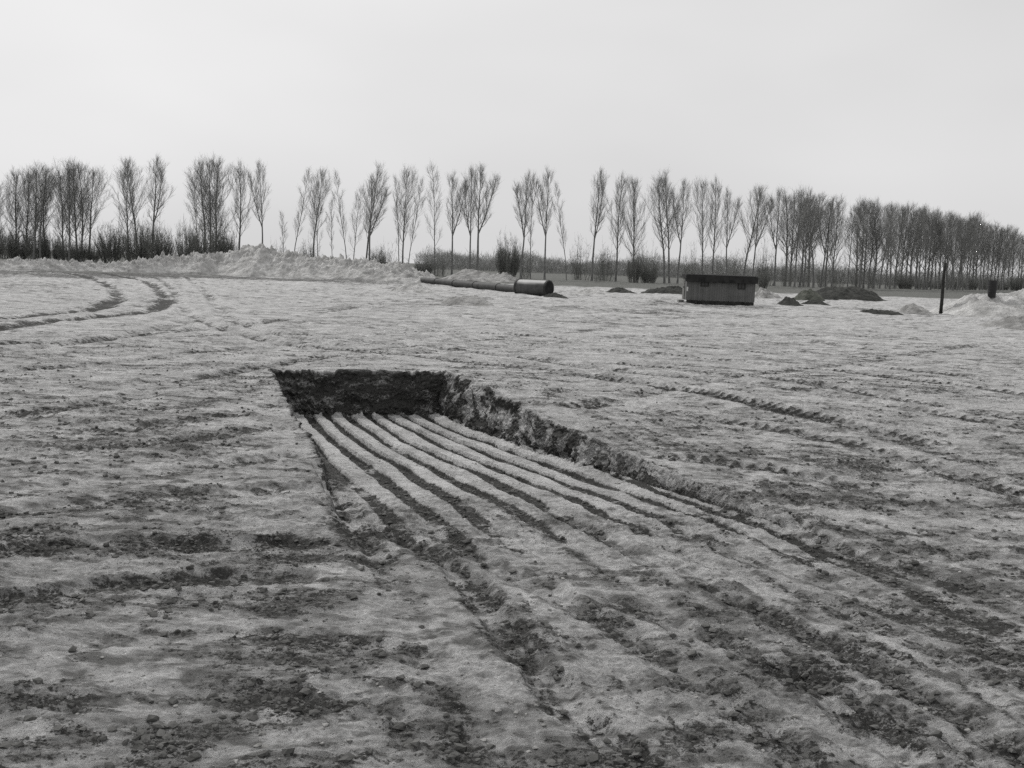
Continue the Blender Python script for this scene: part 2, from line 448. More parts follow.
def surface(x, y, pit=True):
    """height of the ground, how much dark soil and painted pit shade it carries, and the pit wall mask"""
    far = sstep(35, 70, y)
    z = 0.10 * fbm(x / 11, y / 11, 1, 2) + 0.035 * fbm(x / 2.6, y / 2.6, 5, 2)
    z *= 1 - 0.5 * far
    rough = np.clip(0.55 + 0.9 * fbm(x / 3.1, y / 3.1, 11, 3), 0.12, 1.5)
    # soil layout
    soil = 0.19 + 0.06 * (1 - sstep(8, 20, y)) + 0.34 * fbm(x / 2.3, y / 1.9, 21, 4) + 0.42 * fbm(x / .6, y / .42, 29, 5, .75) + .2 * sstep(20, 45, y) * fbm(x / 7, y / 7, 31, 4, .6)
    for (cx, cy, rx, ry, s) in SOIL_BLOBS:
        c = P(cx, cy); d = c[1]
        ax = rx * d / F; ay = ry * d * d / (F * CAM_H)
        m = (np.abs(x - c[0]) < ax * 2.6) & (np.abs(y - c[1]) < ay * 2.6)
        if m.any():
            xx, yy = x[m], y[m]
            q = ((xx - c[0]) / ax) ** 2 + ((yy - c[1]) / ay) ** 2
            q = q + 1.1 * fbm(xx / (ax * .7), yy / (ay * .7), 33, 4, .6)
            soil[m] += s * 0.60 * (1 - sstep(-.5, 2.6, q))
    dL, dR, dB = pit_fields(x, y)
    dL = dL * sg[0]; dR = dR * sg[1]; dB = dB * sg[2]
    near_pit = (dL > -1) & (dR > -1) & (dB > -1) & (dB < 22)
    # lumps
    fine = np.where(y < 40, 1.0, 0.0)
    lump = 0.027 * np.abs(fbm(x / .85, y / .55, 41, 4, .55)) + 0.016 * fbm(x / .30, y / .20, 47, 4, .6)
    small = np.zeros_like(x)
    k = y < 40
    small[k] = 0.0105 * fbm(x[k] / .12, y[k] / .09, 53, 3, .65)
    small[k] += .018 * (np.abs(gn(x[k] / .17, y[k] / .12, 55)) + .6 * np.abs(gn(x[k] / .075, y[k] / .06, 57)) - .3)
    crumb = np.clip(soil, 0, 1.0)
    z += lump * rough * (0.65 + 0.6 * crumb) + small * (0.7 + 1.0 * crumb) * np.minimum(rough + .2, 1.2)
    z += 0.10 * far * fbm(x / 2.2, y / 3.5, 59, 3)
    # streaks dragged by the machines: across the view on the left, along the pit's axis in front of it
    axis = (L1 - L0) / np.linalg.norm(L1 - L0)
    pl_ = line_dist(x, y, L0, L1) * sg[0]
    right = sstep(-.4, .5, pl_ + .4 * fbm(x / 1.5, y / 1.5, 63, 2)) * (1 - sstep(15, 24, y)) * (1 - sstep(4.5, 9, pl_))
    al = x * axis[0] + y * axis[1]; ac = x * axis[1] - y * axis[0]
    near = 1 - sstep(45, 80, y)
    st1 = fbm(al / 2.4, ac / .17, 65, 5, .62); st2 = fbm(x / 1.2, y / .24, 69, 5, .7)
    stk = right * st1 + (1 - right) * st2
    z += .009 * stk * near
    soil += (.36 + .08 * right) * stk * near
    trk = np.zeros_like(x)
    # wheel and track ruts
    for pl, hwid, dep, so, tread in TRACKS:
        pts = smooth_line([P(*q) for q in pl])
        d, run = polyline_dist(x, y, pts, hwid * 4)
        m = np.abs(d) < hwid * 3.2
        if not m.any(): continue
        dd = d[m] / hwid + 0.35 * fbm(x[m] / (hwid * 3), y[m] / (hwid * 3), 61, 2)
        fade = np.clip(0.8 + 0.7 * gn(run[m] / 3.5, run[m] * 0 + hwid * 100, 67), 0.3, 1)
        if so > 1: fade = np.maximum(fade, .85)
        ad = np.abs(dd)
        prof = -(1 - sstep(.5, 1.15, ad)) + (0.5 if hwid > .2 else .22) * np.exp(-((ad - 1.55) / .42) ** 2)
        zz = dep * prof * fade
        if tread:
            ph = run[m] / 0.20 + np.abs(dd) * 0.35
            zz += (0.024 if hwid > .2 else .010) * np.cos(ph * 2 * math.pi) * (1 - sstep(.8, 1.2, ad)) * fade
        z[m] += zz
        trk[m] += .60 * so * fade * (1 - sstep(.2, 1.4, ad)) + (.30 * np.cos(run[m] / .20 * 2 * math.pi + np.abs(dd) * 2.2) * (1 - sstep(.8, 1.1, ad)) * fade if tread and hwid > .2 else 0) - 0.16 * fade * np.exp(-((ad - 1.6) / .4) ** 2)
    soil = np.where(soil > 0, .80 * np.tanh(soil / .80), soil) + trk
    if not pit: return z, soil
    # the pit
    m = near_pit
    x_, y_ = x[m], y[m]
    l, r, bk = dL[m], dR[m], dB[m]
    wob = 0.11 * fbm(x_ / .9, y_ / .9, 71, 2)
    l2 = l + wob * .5
    r2 = r + wob
    b2 = bk + 0.5 * wob
    D = np.interp(bk, [-.5, 0, 4.6, 6.7, 9.3, 11.2, 13.0, 14.8], [.98, .95, .70, .54, .32, .20, .08, 0.0])
    wl = sstep(-.13, -.04, l2); wr = sstep(-.14, -.04, r2); wb = sstep(-.13, -.05, b2)
    inside = wl * wr * wb
    depth = D * inside
    # furrows left by the machine, parallel with the pit's sides
    uu = l / np.maximum(l + r, .5)
    wv = uu * 9.3 + 0.16 * gn(bk / 2.6, uu * 7, 79) + 0.05 * gn(bk / .6, uu * 12, 83) + .12
    idx_ = np.floor(wv)
    fr = np.abs((wv % 1) - .5) * 2            # 0 in the middle of a ridge, 1 in the furrow
    idx = np.floor(wv)
    last = 11.5 + 2.0 * uu + 2.0 * gn(idx * 1.7, idx * 0 + .5, 89)
    amp = sstep(.12, .3, bk) * (1 - sstep(last - 4.5, last + 3.5, bk)) * sstep(-.1, .1, l) * sstep(-.05, .12, r)
    amp *= np.clip(.85 + .8 * sstep(2, 6, bk) * fbm(x_ / .7, y_ / .7, 97, 2), .25, 1)
    wid = .10 * gn(idx_ * 3.1, bk / 2.2, 87)
    groove = sstep(.50, .63, fr + wid + .035 * fbm(x_ / .14, y_ / .14, 81, 3))
    fl = amp * (0.02 - (0.125 - .06 * sstep(6, 11, bk)) * groove)
    lumpcut = 1 - 0.9 * inside * (1 - sstep(6, 13, bk))
    base = z[m]
    base = np.where(inside > .5, base * lumpcut, base)
    z[m] = base - depth + fl * np.maximum(inside, sstep(8.5, 9.5, bk) * sstep(0, .3, np.minimum(l, r)))
    wall = np.clip(1 - np.abs(inside - .5) * 2, 0, 1) * sstep(.04, .2, D) * (bk < 14.8)
    steep = np.maximum(wall, ((inside > .03) & (inside < .97) & (D > .06)).astype(float) * .75)
    # turned-up rim of the wall's foot and crumbs at the foot
    foot = np.exp(-((r2 - .28) / .16) ** 2) * (bk > 0) * (bk < 11) * sstep(0, .3, l)
    bfoot = np.exp(-((b2 - .22) / .20) ** 2) * sstep(0, .3, l) * sstep(0, .2, r)
    z[m] += bfoot * .10 * np.clip(fbm(x_ / .22, y_ / .18, 127, 4, .65), 0, 1)
    z[m] += foot * (.03 + .05 * np.abs(fbm(x_ / .16, y_ / .16, 101, 3))) * np.minimum(D * 3, 1)
    so = soil[m]
    flo = inside * (1 - sstep(5, 11, bk))
    so = so * (1 - .55 * flo) - .95 * amp * (1 - groove) + 1.9 * amp * groove  # furrow shade painted in through the soil amount, ridge tops painted lighter
    so += .55 * foot * np.minimum(D * 2, 1)
    backw = ((b2 > -.02) & (b2 < .35) & (l2 > 0) & (r2 > -.03))
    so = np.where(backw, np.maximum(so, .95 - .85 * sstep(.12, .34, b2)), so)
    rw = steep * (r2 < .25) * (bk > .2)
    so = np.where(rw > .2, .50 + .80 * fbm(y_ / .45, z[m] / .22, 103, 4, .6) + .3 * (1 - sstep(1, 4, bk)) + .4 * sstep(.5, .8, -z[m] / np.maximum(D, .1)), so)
    so = np.where((l2 < .42) & (l2 > -.1) & (bk > .2), np.maximum(so, .9 * (1 - sstep(9, 12.5, bk + fbm(x_ / .3, y_ / .3, 125, 3))) * (1 - sstep(.2, .42, l2))), so)  # dark strip: shade at the left wall's foot painted into the soil amount
    soil[m] = so  # dark soil and painted pit shade together
    return z, soil


def damp_of(x, y, soil):
    d = .05 + .30 * (1 - sstep(6, 24, y)) + .22 * fbm(x / 1.5, y / .9, 171, 3) + .52 * fbm(x / .24, y / .14, 173, 4, .7) * (1 - .5 * sstep(15, 50, y))
    l, r, b_ = pit_fields(x, y)
    l, r, b_ = l * sg[0], r * sg[1], b_ * sg[2]
    d = d - .8 * (l > 0) * (r > 0) * (b_ > 0) * (1 - sstep(7, 13, b_))
    return d + .75 * soil


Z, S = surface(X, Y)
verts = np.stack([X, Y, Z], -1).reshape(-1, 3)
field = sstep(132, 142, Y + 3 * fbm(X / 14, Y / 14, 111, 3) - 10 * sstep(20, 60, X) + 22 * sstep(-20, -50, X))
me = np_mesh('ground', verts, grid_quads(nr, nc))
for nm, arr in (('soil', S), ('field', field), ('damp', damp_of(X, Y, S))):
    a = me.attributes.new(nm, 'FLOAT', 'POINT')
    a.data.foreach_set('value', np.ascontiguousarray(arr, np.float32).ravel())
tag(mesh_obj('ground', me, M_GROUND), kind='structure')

from bisect import bisect_left


def ground_z(x, y):
    z, s = surface(np.atleast_1d(np.asarray(x, float)), np.atleast_1d(np.asarray(y, float)))
    return z, s



# the cut faces of the pit: strips that roll over the lip, go down the face and run out on the floor
def cut_face(a, b, flip, wob_k, shade, a0, a1, batter, seed):
    a = np.array(a); b = np.array(b)
    ln = np.linalg.norm(b - a); t = (b - a) / ln
    nrm = np.array([-t[1], t[0]]) * flip            # towards the inside of the pit
    n = int((a1 - a0) / .016); s_ = np.linspace(a0, a1, n)
    # profile: -1..0 the lip, 0..1 the face, 1..2 the foot
    prof = np.concatenate([np.linspace(-1, 0, 14)[:-1], np.linspace(0, 1, 64)[:-1], np.linspace(1, 2, 14)])
    base = a[None] + t[None] * s_[:, None]
    wob = .11 * fbm(base[:, 0] / .9, base[:, 1] / .9, 71, 2) * wob_k
    out = base - nrm[None] * .34
    ztop, stop = ground_z(out[:, 0], out[:, 1])
    # smooth the lip's line a little, then nibble it
    k = np.ones(9) / 9
    ztop = np.convolve(np.pad(ztop, 4, mode='edge'), k, 'valid')
    nib = .08 * np.clip(fbm(s_ / .34, s_ * 0 + seed, 115, 5, .65), -.1, 1)
    inn = a[None] + t[None] * np.clip(s_, a0 + .45, a1 - .4)[:, None] + nrm[None] * .55
    zbot, sbot = ground_z(inn[:, 0], inn[:, 1])
    zbot = np.convolve(np.pad(zbot, 12, mode='edge'), np.ones(25) / 25, 'valid')
    hgt = np.maximum(ztop - nib - zbot, .02)
    Pq, Sq = np.meshgrid(prof, s_)
    lip = np.clip(-Pq, 0, 1); fc = np.clip(Pq, 0, 1); ft = np.clip(Pq - 1, 0, 1)
    off = -.30 * lip + batter * fc * np.minimum(hgt, 1)[:, None] + .36 * ft
    z = (ztop - nib * 1.0)[:, None] + (nib[:, None] - .012) * lip ** .7 - hgt[:, None] * fc * (1 + 0 * ft) - .05 * ft
    zz = fc * hgt[:, None]
    face = np.minimum(sstep(-.06, .06, Pq), 1 - sstep(.9, 1.25, Pq)) * np.clip(hgt * 2.5, .15, 1)[:, None]
    disp = .085 * fbm(Sq / .62, zz / .42, 201 + seed, 2) + .050 * np.abs(fbm(Sq / .26, zz / .19, 203 + seed, 3, .6)) + .022 * fbm(Sq / .09, zz / .07, 205 + seed, 3, .6)
    disp += .03 * fbm((Sq + .5 * zz) / .11, zz / .9, 207 + seed, 2) * (1 - sstep(1.2, 3.5, Sq))      # bucket scratches by the corner
    off = off + disp * face + .02 * ft * (1 - ft) * fbm(Sq / .1, ft / .3, 209, 3)
    z = z + .05 * ft * (1 - ft) * np.abs(fbm(Sq / .13, ft * 3, 211, 4, .65)) * np.clip(hgt * 3, 0, 1)[:, None]
    xy = base[:, None, :] + nrm[None, None] * (off + 0 * wob[:, None])[..., None]
    v = np.stack([xy[..., 0], xy[..., 1], z], -1).reshape(-1, 3)
    me = np_mesh('pit_wall', v, grid_quads(n, len(prof)) if flip > 0 else grid_quads(n, len(prof))[:, ::-1])
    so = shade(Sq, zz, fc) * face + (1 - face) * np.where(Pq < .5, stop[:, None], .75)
    v = v.reshape(n, len(prof), 3)
    for c in range(14):
        zl, sl = surface(v[:, c, 0].copy(), v[:, c, 1].copy(), False)
        w_ = c / 13.0
        v[:, c, 2] = zl - .015 * (1 - w_) + .004 - nib * w_ ** 3
        if c < 11: so[:, c] = sl
    if seed: v[:, :, 2] -= (.4 * sstep(a1 - 1.5, a1, s_))[:, None]
    me.vertices.foreach_set('co', np.ascontiguousarray(v, np.float32).ravel()); me.update()
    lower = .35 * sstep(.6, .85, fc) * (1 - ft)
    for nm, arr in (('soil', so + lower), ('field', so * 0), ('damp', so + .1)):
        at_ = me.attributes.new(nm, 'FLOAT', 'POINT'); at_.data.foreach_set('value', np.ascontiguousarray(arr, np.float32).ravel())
    tag(mesh_obj('pit_wall', me, M_GROUND), kind='structure')


lnB = float(np.linalg.norm(R0 - L0)); 
def flip_of(a, b):
    a = np.array(a); b = np.array(b); t = b - a
    return 1 if (-t[1] * (mid[0] - a[0]) + t[0] * (mid[1] - a[1])) > 0 else -1
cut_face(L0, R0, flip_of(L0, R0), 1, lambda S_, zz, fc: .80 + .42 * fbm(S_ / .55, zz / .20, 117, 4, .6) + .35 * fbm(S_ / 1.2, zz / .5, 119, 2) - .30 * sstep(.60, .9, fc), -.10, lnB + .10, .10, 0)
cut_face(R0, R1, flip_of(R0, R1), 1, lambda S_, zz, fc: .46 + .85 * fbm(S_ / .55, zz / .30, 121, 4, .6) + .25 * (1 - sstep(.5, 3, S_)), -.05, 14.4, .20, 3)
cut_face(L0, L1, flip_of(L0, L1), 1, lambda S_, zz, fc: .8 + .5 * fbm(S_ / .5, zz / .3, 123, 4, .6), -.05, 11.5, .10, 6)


# ------------------------------------------------------------------ loose crumbs of soil and sand
ICO_V = []
_t = (1 + 5 ** .5) / 2
for a_, b_ in ((-1, _t), (1, _t), (-1, -_t), (1, -_t)): ICO_V.append((a_, b_, 0))
for a_, b_ in ((-1, _t), (1, _t), (-1, -_t), (1, -_t)): ICO_V.append((0, a_, b_))
for a_, b_ in ((-1, _t), (1, _t), (-1, -_t), (1, -_t)): ICO_V.append((b_, 0, a_))
ICO_V = np.array(ICO_V) / math.hypot(1, _t)
ICO_F = np.array([(0, 11, 5), (0, 5, 1), (0, 1, 7), (0, 7, 10), (0, 10, 11), (1, 5, 9), (5, 11, 4), (11, 10, 2), (10, 7, 6), (7, 1, 8),
                  (3, 9, 4), (3, 4, 2), (3, 2, 6), (3, 6, 8), (3, 8, 9), (4, 9, 5), (2, 4, 11), (6, 2, 10), (8, 6, 7), (9, 8, 1)])


def crumbs(name, n, mat, want_soil, smin, smax, ymax=26):
    yy = 3.5 + (ymax - 3.5) * rng.random(n * 10) ** 1.5
    xx = (rng.random(n * 10) * 2 - 1) * (1.5 + .58 * yy)
    z, s = ground_z(xx, yy)
    pr = np.clip(s - .22, 0, 1) if want_soil else np.clip(.6 - s, 0, 1) * .25
    k = np.where(rng.random(len(xx)) < pr)[0][:n]
    n = len(k)
    size = smin + (smax - smin) * rng.random(n) ** 4
    v = ICO_V[None] * (1 + .30 * rng.standard_normal((n, 12, 1)).clip(-1.5, 1.5))
    v = v * (size[:, None, None] * np.stack([1 + .4 * rng.random(n), 1 + .4 * rng.random(n), .55 + .3 * rng.random(n)], -1)[:, None, :])
    ang = rng.random(n) * 6.28
    c, s_ = np.cos(ang)[:, None], np.sin(ang)[:, None]
    v = np.stack([v[..., 0] * c - v[..., 1] * s_, v[..., 0] * s_ + v[..., 1] * c, v[..., 2]], -1)
    v += np.stack([xx[k], yy[k], z[k] + size * .25], -1)[:, None, :]
    f = ICO_F[None] + (np.arange(n) * 12)[:, None, None]
    tag(mesh_obj(name, np_mesh(name, v.reshape(-1, 3), f.reshape(-1, 3), False), mat),
        'loose dark crumbs of soil lying in patches on the sand' if want_soil else 'pale crumbs of sand strewn over the site', 'soil' if want_soil else 'sand', kind='stuff')


crumbs('soil_crumbs', 26000, M_CLOD, True, .004, .027)
crumbs('sand_crumbs', 7000, M_SANDCLOD, False, .003, .016)


# ------------------------------------------------------------------ heaps and banks
def heap(name, label, cat, x0, x1, base_y, tops, mat, deep=6.0, group=None, rough=.22, sharp=1.4, dback=0.0):
    """a heap between two columns of the photograph; tops = [(column, row of the crest)]"""
    xm = (x0 + x1) / 2
    d = P(xm, base_y)[1] + dback
    cx, cy = at(xm, d + deep * .5)
    hx = (x1 - x0) / 2 * d / F
    n, m = max(40, int(min(hx * 2 / .15, 420))), 52
    gx = np.linspace(-1, 1, n); gy = np.linspace(-1, 1, m)
    GX, GY = np.meshgrid(gx, gy)
    wx, wy = cx + GX * hx, cy + GY * deep * .5
    col = np.array([t[0] for t in tops], float)
    hh = np.array([height(t[0], t[1], cy) for t in tops])
    ch = np.interp(xm + GX * (x1 - x0) / 2, col, hh)
    edge = np.clip(1 - np.abs(GX + .12 * fbm(wx / 1.5, wy / 1.5, 127, 2)) ** 3, 0, 1)
    v_ = np.clip(1 - np.abs(GY + .16 * fbm(wx / 4, wy * 0 + 3, 5, 2)) ** sharp, 0, 1)
    hgt = ch * edge * v_
    hgt *= 1 + rough * fbm(wx / 1.6, wy / 1.6, 131, 4)
    hgt += rough * .7 * np.abs(fbm(wx / .7, wy / .7, 137, 3)) * v_ * np.minimum(ch, 1)
    zz = hgt + .12 * np.minimum(edge, v_) * fbm(wx / .45, wy / .45, 139, 3, .6) - .18 * (1 - np.minimum(edge, v_))
    zz = np.where((np.abs(GX) > .999) | (np.abs(GY) > .999), -.35, zz)
    v = np.stack([wx - cx, wy - cy, zz], -1).reshape(-1, 3)
    o = mesh_obj(name, np_mesh(name, v, grid_quads(m, n)), mat)
    o.location = (cx, cy, 0)
    tag(o, label, cat, group)
    return o, d


# the long sand berm on the left bends a little, so it is laid out along its own line
def berm():
    prof = [(-120, 264, 108), (-60, 262, 110), (0, 262, 113), (30, 261.5, 115), (60, 262, 117), (90, 264, 119), (105, 265, 120), (130, 263, 122),
            (150, 260, 124), (175, 257.5, 127), (200, 256.5, 129), (225, 254, 131), (245, 250.5, 131), (265, 249, 130), (285, 254, 130),
            (310, 258, 129), (330, 259, 128), (350, 263, 127), (370, 263, 126), (390, 265, 125), (410, 269, 124), (425, 274, 123), (440, 281, 122)]
    px = np.array([p[0] for p in prof], float); ty = np.array([p[1] for p in prof], float); dd = np.array([p[2] for p in prof], float)
    n, m = 560, 60
    cc = np.linspace(-120, 440, n)
    dcen = np.interp(cc, px, dd) + 2
    crest = np.interp(cc, px, ty)
    cx = np.array([at(c, d)[0] for c, d in zip(cc, dcen)])
    hh = np.array([max(height(c, t, d), .02) for c, t, d in zip(cc, crest, dcen)])
    gy = np.linspace(-1, 1, m)[:, None]
    half = (1.8 + 1.5 * hh)[None, :]
    wx = np.repeat(cx[None], m, 0); wy = dcen[None] + gy * half
    v_ = np.clip(1 - np.abs(gy + .18 * fbm(wx / 5, wx * 0, 7, 2)) ** 1.25, 0, 1)
    z = hh[None] * v_ * (1 + .20 * fbm(wx / 3.2, wy / 2.4, 141, 4, .6)) + .60 * np.abs(fbm(wx / 1.3, wy / 1.0, 143, 5, .65)) * v_ * np.minimum(hh[None], 1.2)
    z -= .15 * (1 - v_)
    z = np.where(np.abs(gy) > .999, -.4, z)
    z[:, 0] = -.4; z[:, -1] = -.4
    o = mesh_obj('sand_berm', np_mesh('sand_berm', np.stack([wx - cx[280], wy - 127, z], -1).reshape(-1, 3), grid_quads(m, n)), M_BERM)
    o.location = (cx[280], 127, 0)
    tag(o, 'long bank of pale heaped sand stretching in front of the trees on the left', 'sand bank')


berm()
G_SAND = 'sand heaps about the site'
G_SOIL = 'dark soil heaps about the site'
heap('sand_heap', 'broad grey heap with two humps lying behind the long pipe', 'sand heap', 432, 530, 283, [(432, 281), (445, 275), (465, 269.5), (485, 273), (495, 275), (505, 272), (520, 276), (530, 281)], M_HEAP, 10, G_SAND, dback=12)
heap('sand_heap', 'low lumpy sand heap in front of the long pipe at its left end', 'sand heap', 385, 440, 293, [(385, 292), (400, 286), (415, 284), (430, 287), (440, 291)], M_BERM, 5, G_SAND)
heap('sand_heap', 'low spread of sand in front of the middle of the long pipe', 'sand heap', 432, 500, 306, [(432, 304), (450, 297), (470, 296), (485, 298), (500, 304)], M_HEAP, 6, G_SAND)
heap('soil_heap', 'small smear of dark soil at the mouth of the wide pipe section', 'soil heap', 540, 572, 298, [(540, 297), (548, 294), (556, 292.5), (562, 294.5), (572, 297)], M_SPOIL, 2.5, G_SOIL)
heap('sand_heap', 'thin pale streak of sand between pipe mouth and dark soil banks', 'sand heap', 572, 612, 294, [(572, 293), (585, 289.5), (600, 289), (612, 292)], M_BERM, 5, G_SAND)
heap('soil_heap', 'small dark soil bank left of the longer bank beside the hut', 'soil heap', 600, 642, 293.5, [(600, 293), (610, 290), (616, 287.8), (624, 288.5), (632, 290.5), (642, 292)], M_SPOIL, 4, G_SOIL)
heap('soil_heap', 'long low dark soil bank running up to the left end of the hut', 'soil heap', 640, 694, 294, [(640, 292), (650, 288), (670, 287), (685, 287), (694, 291)], M_SPOIL, 4, G_SOIL)
heap('sand_heap', 'grey sand heap against the right end of the hut', 'sand heap', 752, 786, 299, [(752, 296), (760, 288), (768, 290), (786, 297)], M_HEAP, 5, G_SAND, dback=3)
heap('soil_heap', 'large dark soil heap with a flat top under the grove', 'soil heap', 800, 890, 300, [(800, 295), (815, 288.5), (830, 287), (860, 287.5), (872, 289.5), (882, 295), (890, 299)], M_SPOIL, 7, G_SOIL, rough=.13, sharp=1.8)
heap('turf_heap', 'small turf covered mound at the left foot of the large dark soil heap', 'mound', 793, 827, 300, [(793, 298), (803, 290), (811, 288.5), (818, 291), (827, 298)], M_TURF, 4, dback=-4)
heap('soil_heap', 'dark rounded lump of soil between the hut and the large soil heap', 'soil heap', 776, 806, 306, [(776, 305), (783, 301), (788, 298.5), (795, 299), (806, 304)], M_SPOIL, 3.2, G_SOIL)
heap('soil_heap', 'low dark lump of soil in front of the turf mound', 'soil heap', 800, 834, 305, [(800, 304.5), (808, 301.5), (814, 300), (822, 301), (834, 304.5)], M_SPOIL, 3.2, G_SOIL)
heap('soil_heap', 'flat dark strip of soil left of the tall post', 'soil heap', 852, 908, 314, [(852, 313), (868, 309.5), (890, 310.5), (908, 313)], M_SPOIL, 3, G_SOIL)
heap('sand_heap', 'low pale sand heap just left of the tall dark post', 'sand heap', 898, 934, 314, [(898, 312), (910, 305), (918, 304.5), (926, 308), (934, 312)], M_HEAP, 5, G_SAND)
HD = heap('sand_heap', 'big pale sand heap right of the post with the dark drum on top', 'sand heap', 936, 1100, 320, [(936, 314), (945, 303), (955, 294), (965, 288.5), (975, 291), (982, 293), (990, 295), (1002, 292), (1010, 295), (1024, 291), (1060, 296), (1100, 312)], M_BERM, 12, G_SAND, rough=.2)
heap('sand_heap', 'low sand spread at the foot of the big heap by the right edge', 'sand heap', 975, 1090, 331, [(975, 328), (1000, 319), (1024, 316), (1060, 319), (1090, 328)], M_HEAP, 6, G_SAND)


# ------------------------------------------------------------------ mesh collector for built things
class MB:
    def __init__(self): self.v, self.f = [], []

    def box(self, c, s, rz=0.0, rx=0.0):
        n = len(self.v); m = Matrix.Rotation(rz, 3, 'Z') @ Matrix.Rotation(rx, 3, 'X')
        for k in range(8):
            p = Vector(((k & 1) - .5, ((k >> 1) & 1) - .5, ((k >> 2) & 1) - .5))
            p = m @ Vector((p.x * s[0], p.y * s[1], p.z * s[2]))
            self.v.append((p.x + c[0], p.y + c[1], p.z + c[2]))
        for q in ((0, 2, 3, 1), (4, 5, 7, 6), (0, 1, 5, 4), (2, 6, 7, 3), (0, 4, 6, 2), (1, 3, 7, 5)): self.f.append([n + i for i in q])

    def tube(self, pts, rad, sides=5, cap=False):
        n0 = len(self.v)
        pts = [Vector(p) for p in pts]
        for i, p in enumerate(pts):
            t = (pts[min(i + 1, len(pts) - 1)] - pts[max(i - 1, 0)]).normalized()
            a = t.cross(Vector((0.31, 0.77, 0.11))).normalized(); b_ = t.cross(a)
            for k in range(sides):
                w = 2 * math.pi * k / sides
                q = p + (a * math.cos(w) + b_ * math.sin(w)) * rad[i]
                self.v.append((q.x, q.y, q.z))
        for i in range(len(pts) - 1):
            for k in range(sides):
                k2 = (k + 1) % sides
                self.f.append([n0 + i * sides + k, n0 + i * sides + k2, n0 + (i + 1) * sides + k2, n0 + (i + 1) * sides + k])
        if cap:
            self.f.append([n0 + k for k in range(sides)][::-1])
            e = n0 + (len(pts) - 1) * sides
            self.f.append([e + k for k in range(sides)])

    def mesh(self, name, smooth=False):
        me = bpy.data.meshes.new(name)
        me.from_pydata(self.v, [], self.f)
        if smooth: me.polygons.foreach_set('use_smooth', [True] * len(me.polygons))
        me.update()
        return me

    def build(self, name, mat, parent=None, smooth=False, bevel=0.0):
        o = mesh_obj(name, self.mesh(name, smooth), mat, parent)
        if bevel:
            bv = o.modifiers.new('bevel', 'BEVEL'); bv.width = bevel; bv.segments = 2; bv.limit_method = 'ANGLE'
        return o


def gz(x, y): return float(ground_z([x], [y])[0][0])


# ------------------------------------------------------------------ pipes
def pipe_wall(mb, L, R, t, sides=40, rings=(0,)):
    """hollow pipe along local x from 0 to L"""
    n0 = len(mb.v)
    st = [(0, R), (L, R), (L, R - t), (0, R - t)]
    for (xx, rr) in st:
        for k in range(sides):
            w = 2 * math.pi * k / sides
            mb.v.append((xx, rr * math.cos(w), R + rr * math.sin(w)))
    for i in range(4):
        j = (i + 1) % 4
        for k in range(sides):
            k2 = (k + 1) % sides
            mb.f.append([n0 + i * sides + k, n0 + i * sides + k2, n0 + j * sides + k2, n0 + j * sides + k])


def ring(mb, x, w, R, h, cz, sides=40):
    n0 = len(mb.v)
    for (xx, rr) in ((x, R + .004), (x, R + h), (x + w, R + h), (x + w, R + .004)):
        for k in range(sides):
            a = 2 * math.pi * k / sides
            mb.v.append((xx, rr * math.cos(a), cz + rr * math.sin(a)))
    for i in range(3):
        for k in range(sides):
            k2 = (k + 1) % sides
            mb.f.append([n0 + i * sides + k, n0 + i * sides + k2, n0 + (i + 1) * sides + k2, n0 + (i + 1) * sides + k])


xe, ye = P(548.5, 296); xs, ys_ = P(521, 292.5)
ang = math.atan2(ye - ys_, xe - xs) * .35 - .2
dr = empty('steel_drum_pipe', (xs - .3, ye + 1.9, gz(xs, ye) - .12), ang)
tag(dr, 'wide short pipe section with a pale top at the right end of the pipeline', 'pipe section')
LD, RD = 3.35, .67
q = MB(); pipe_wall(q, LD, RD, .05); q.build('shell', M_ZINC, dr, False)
q = MB(); ring(q, LD - .16, .15, RD, .05, RD); q.build('flange', M_STEEL, dr)
q = MB(); ring(q, .02, .15, RD, .05, RD); q.build('flange', M_STEEL, dr)
q = MB()
c0 = len(q.v)
for k in range(40):
    a_ = 2 * math.pi * k / 40; q.v.append((LD + .006, (RD - .03) * math.cos(a_), RD + (RD - .03) * math.sin(a_)))
q.f.append(list(range(40))); q.build('end_plate', M_DARK, dr)

x1, y1 = P(523, 290); x2, y2 = P(421, 284)
y1 = ye + 4.5; x1 = at(526, y1)[0]; y2 = 124.0; x2 = at(421, y2)[0]
LP = math.hypot(x2 - x1, y2 - y1)
pp = empty('pipeline', (x1, y1, gz(x1, y1) - .05), math.atan2(y2 - y1, x2 - x1))
tag(pp, 'long dark pipeline lying across the sand towards the left berm', 'pipe')
q = MB(); pipe_wall(q, LP, .38, .03, 24); q.build('shell', M_STEEL, pp)
for k in range(1, 5):
    q = MB(); ring(q, LP * k / 5 - .15, .3, .38, .05, .38, 24); q.build('flange', M_STEEL, pp)

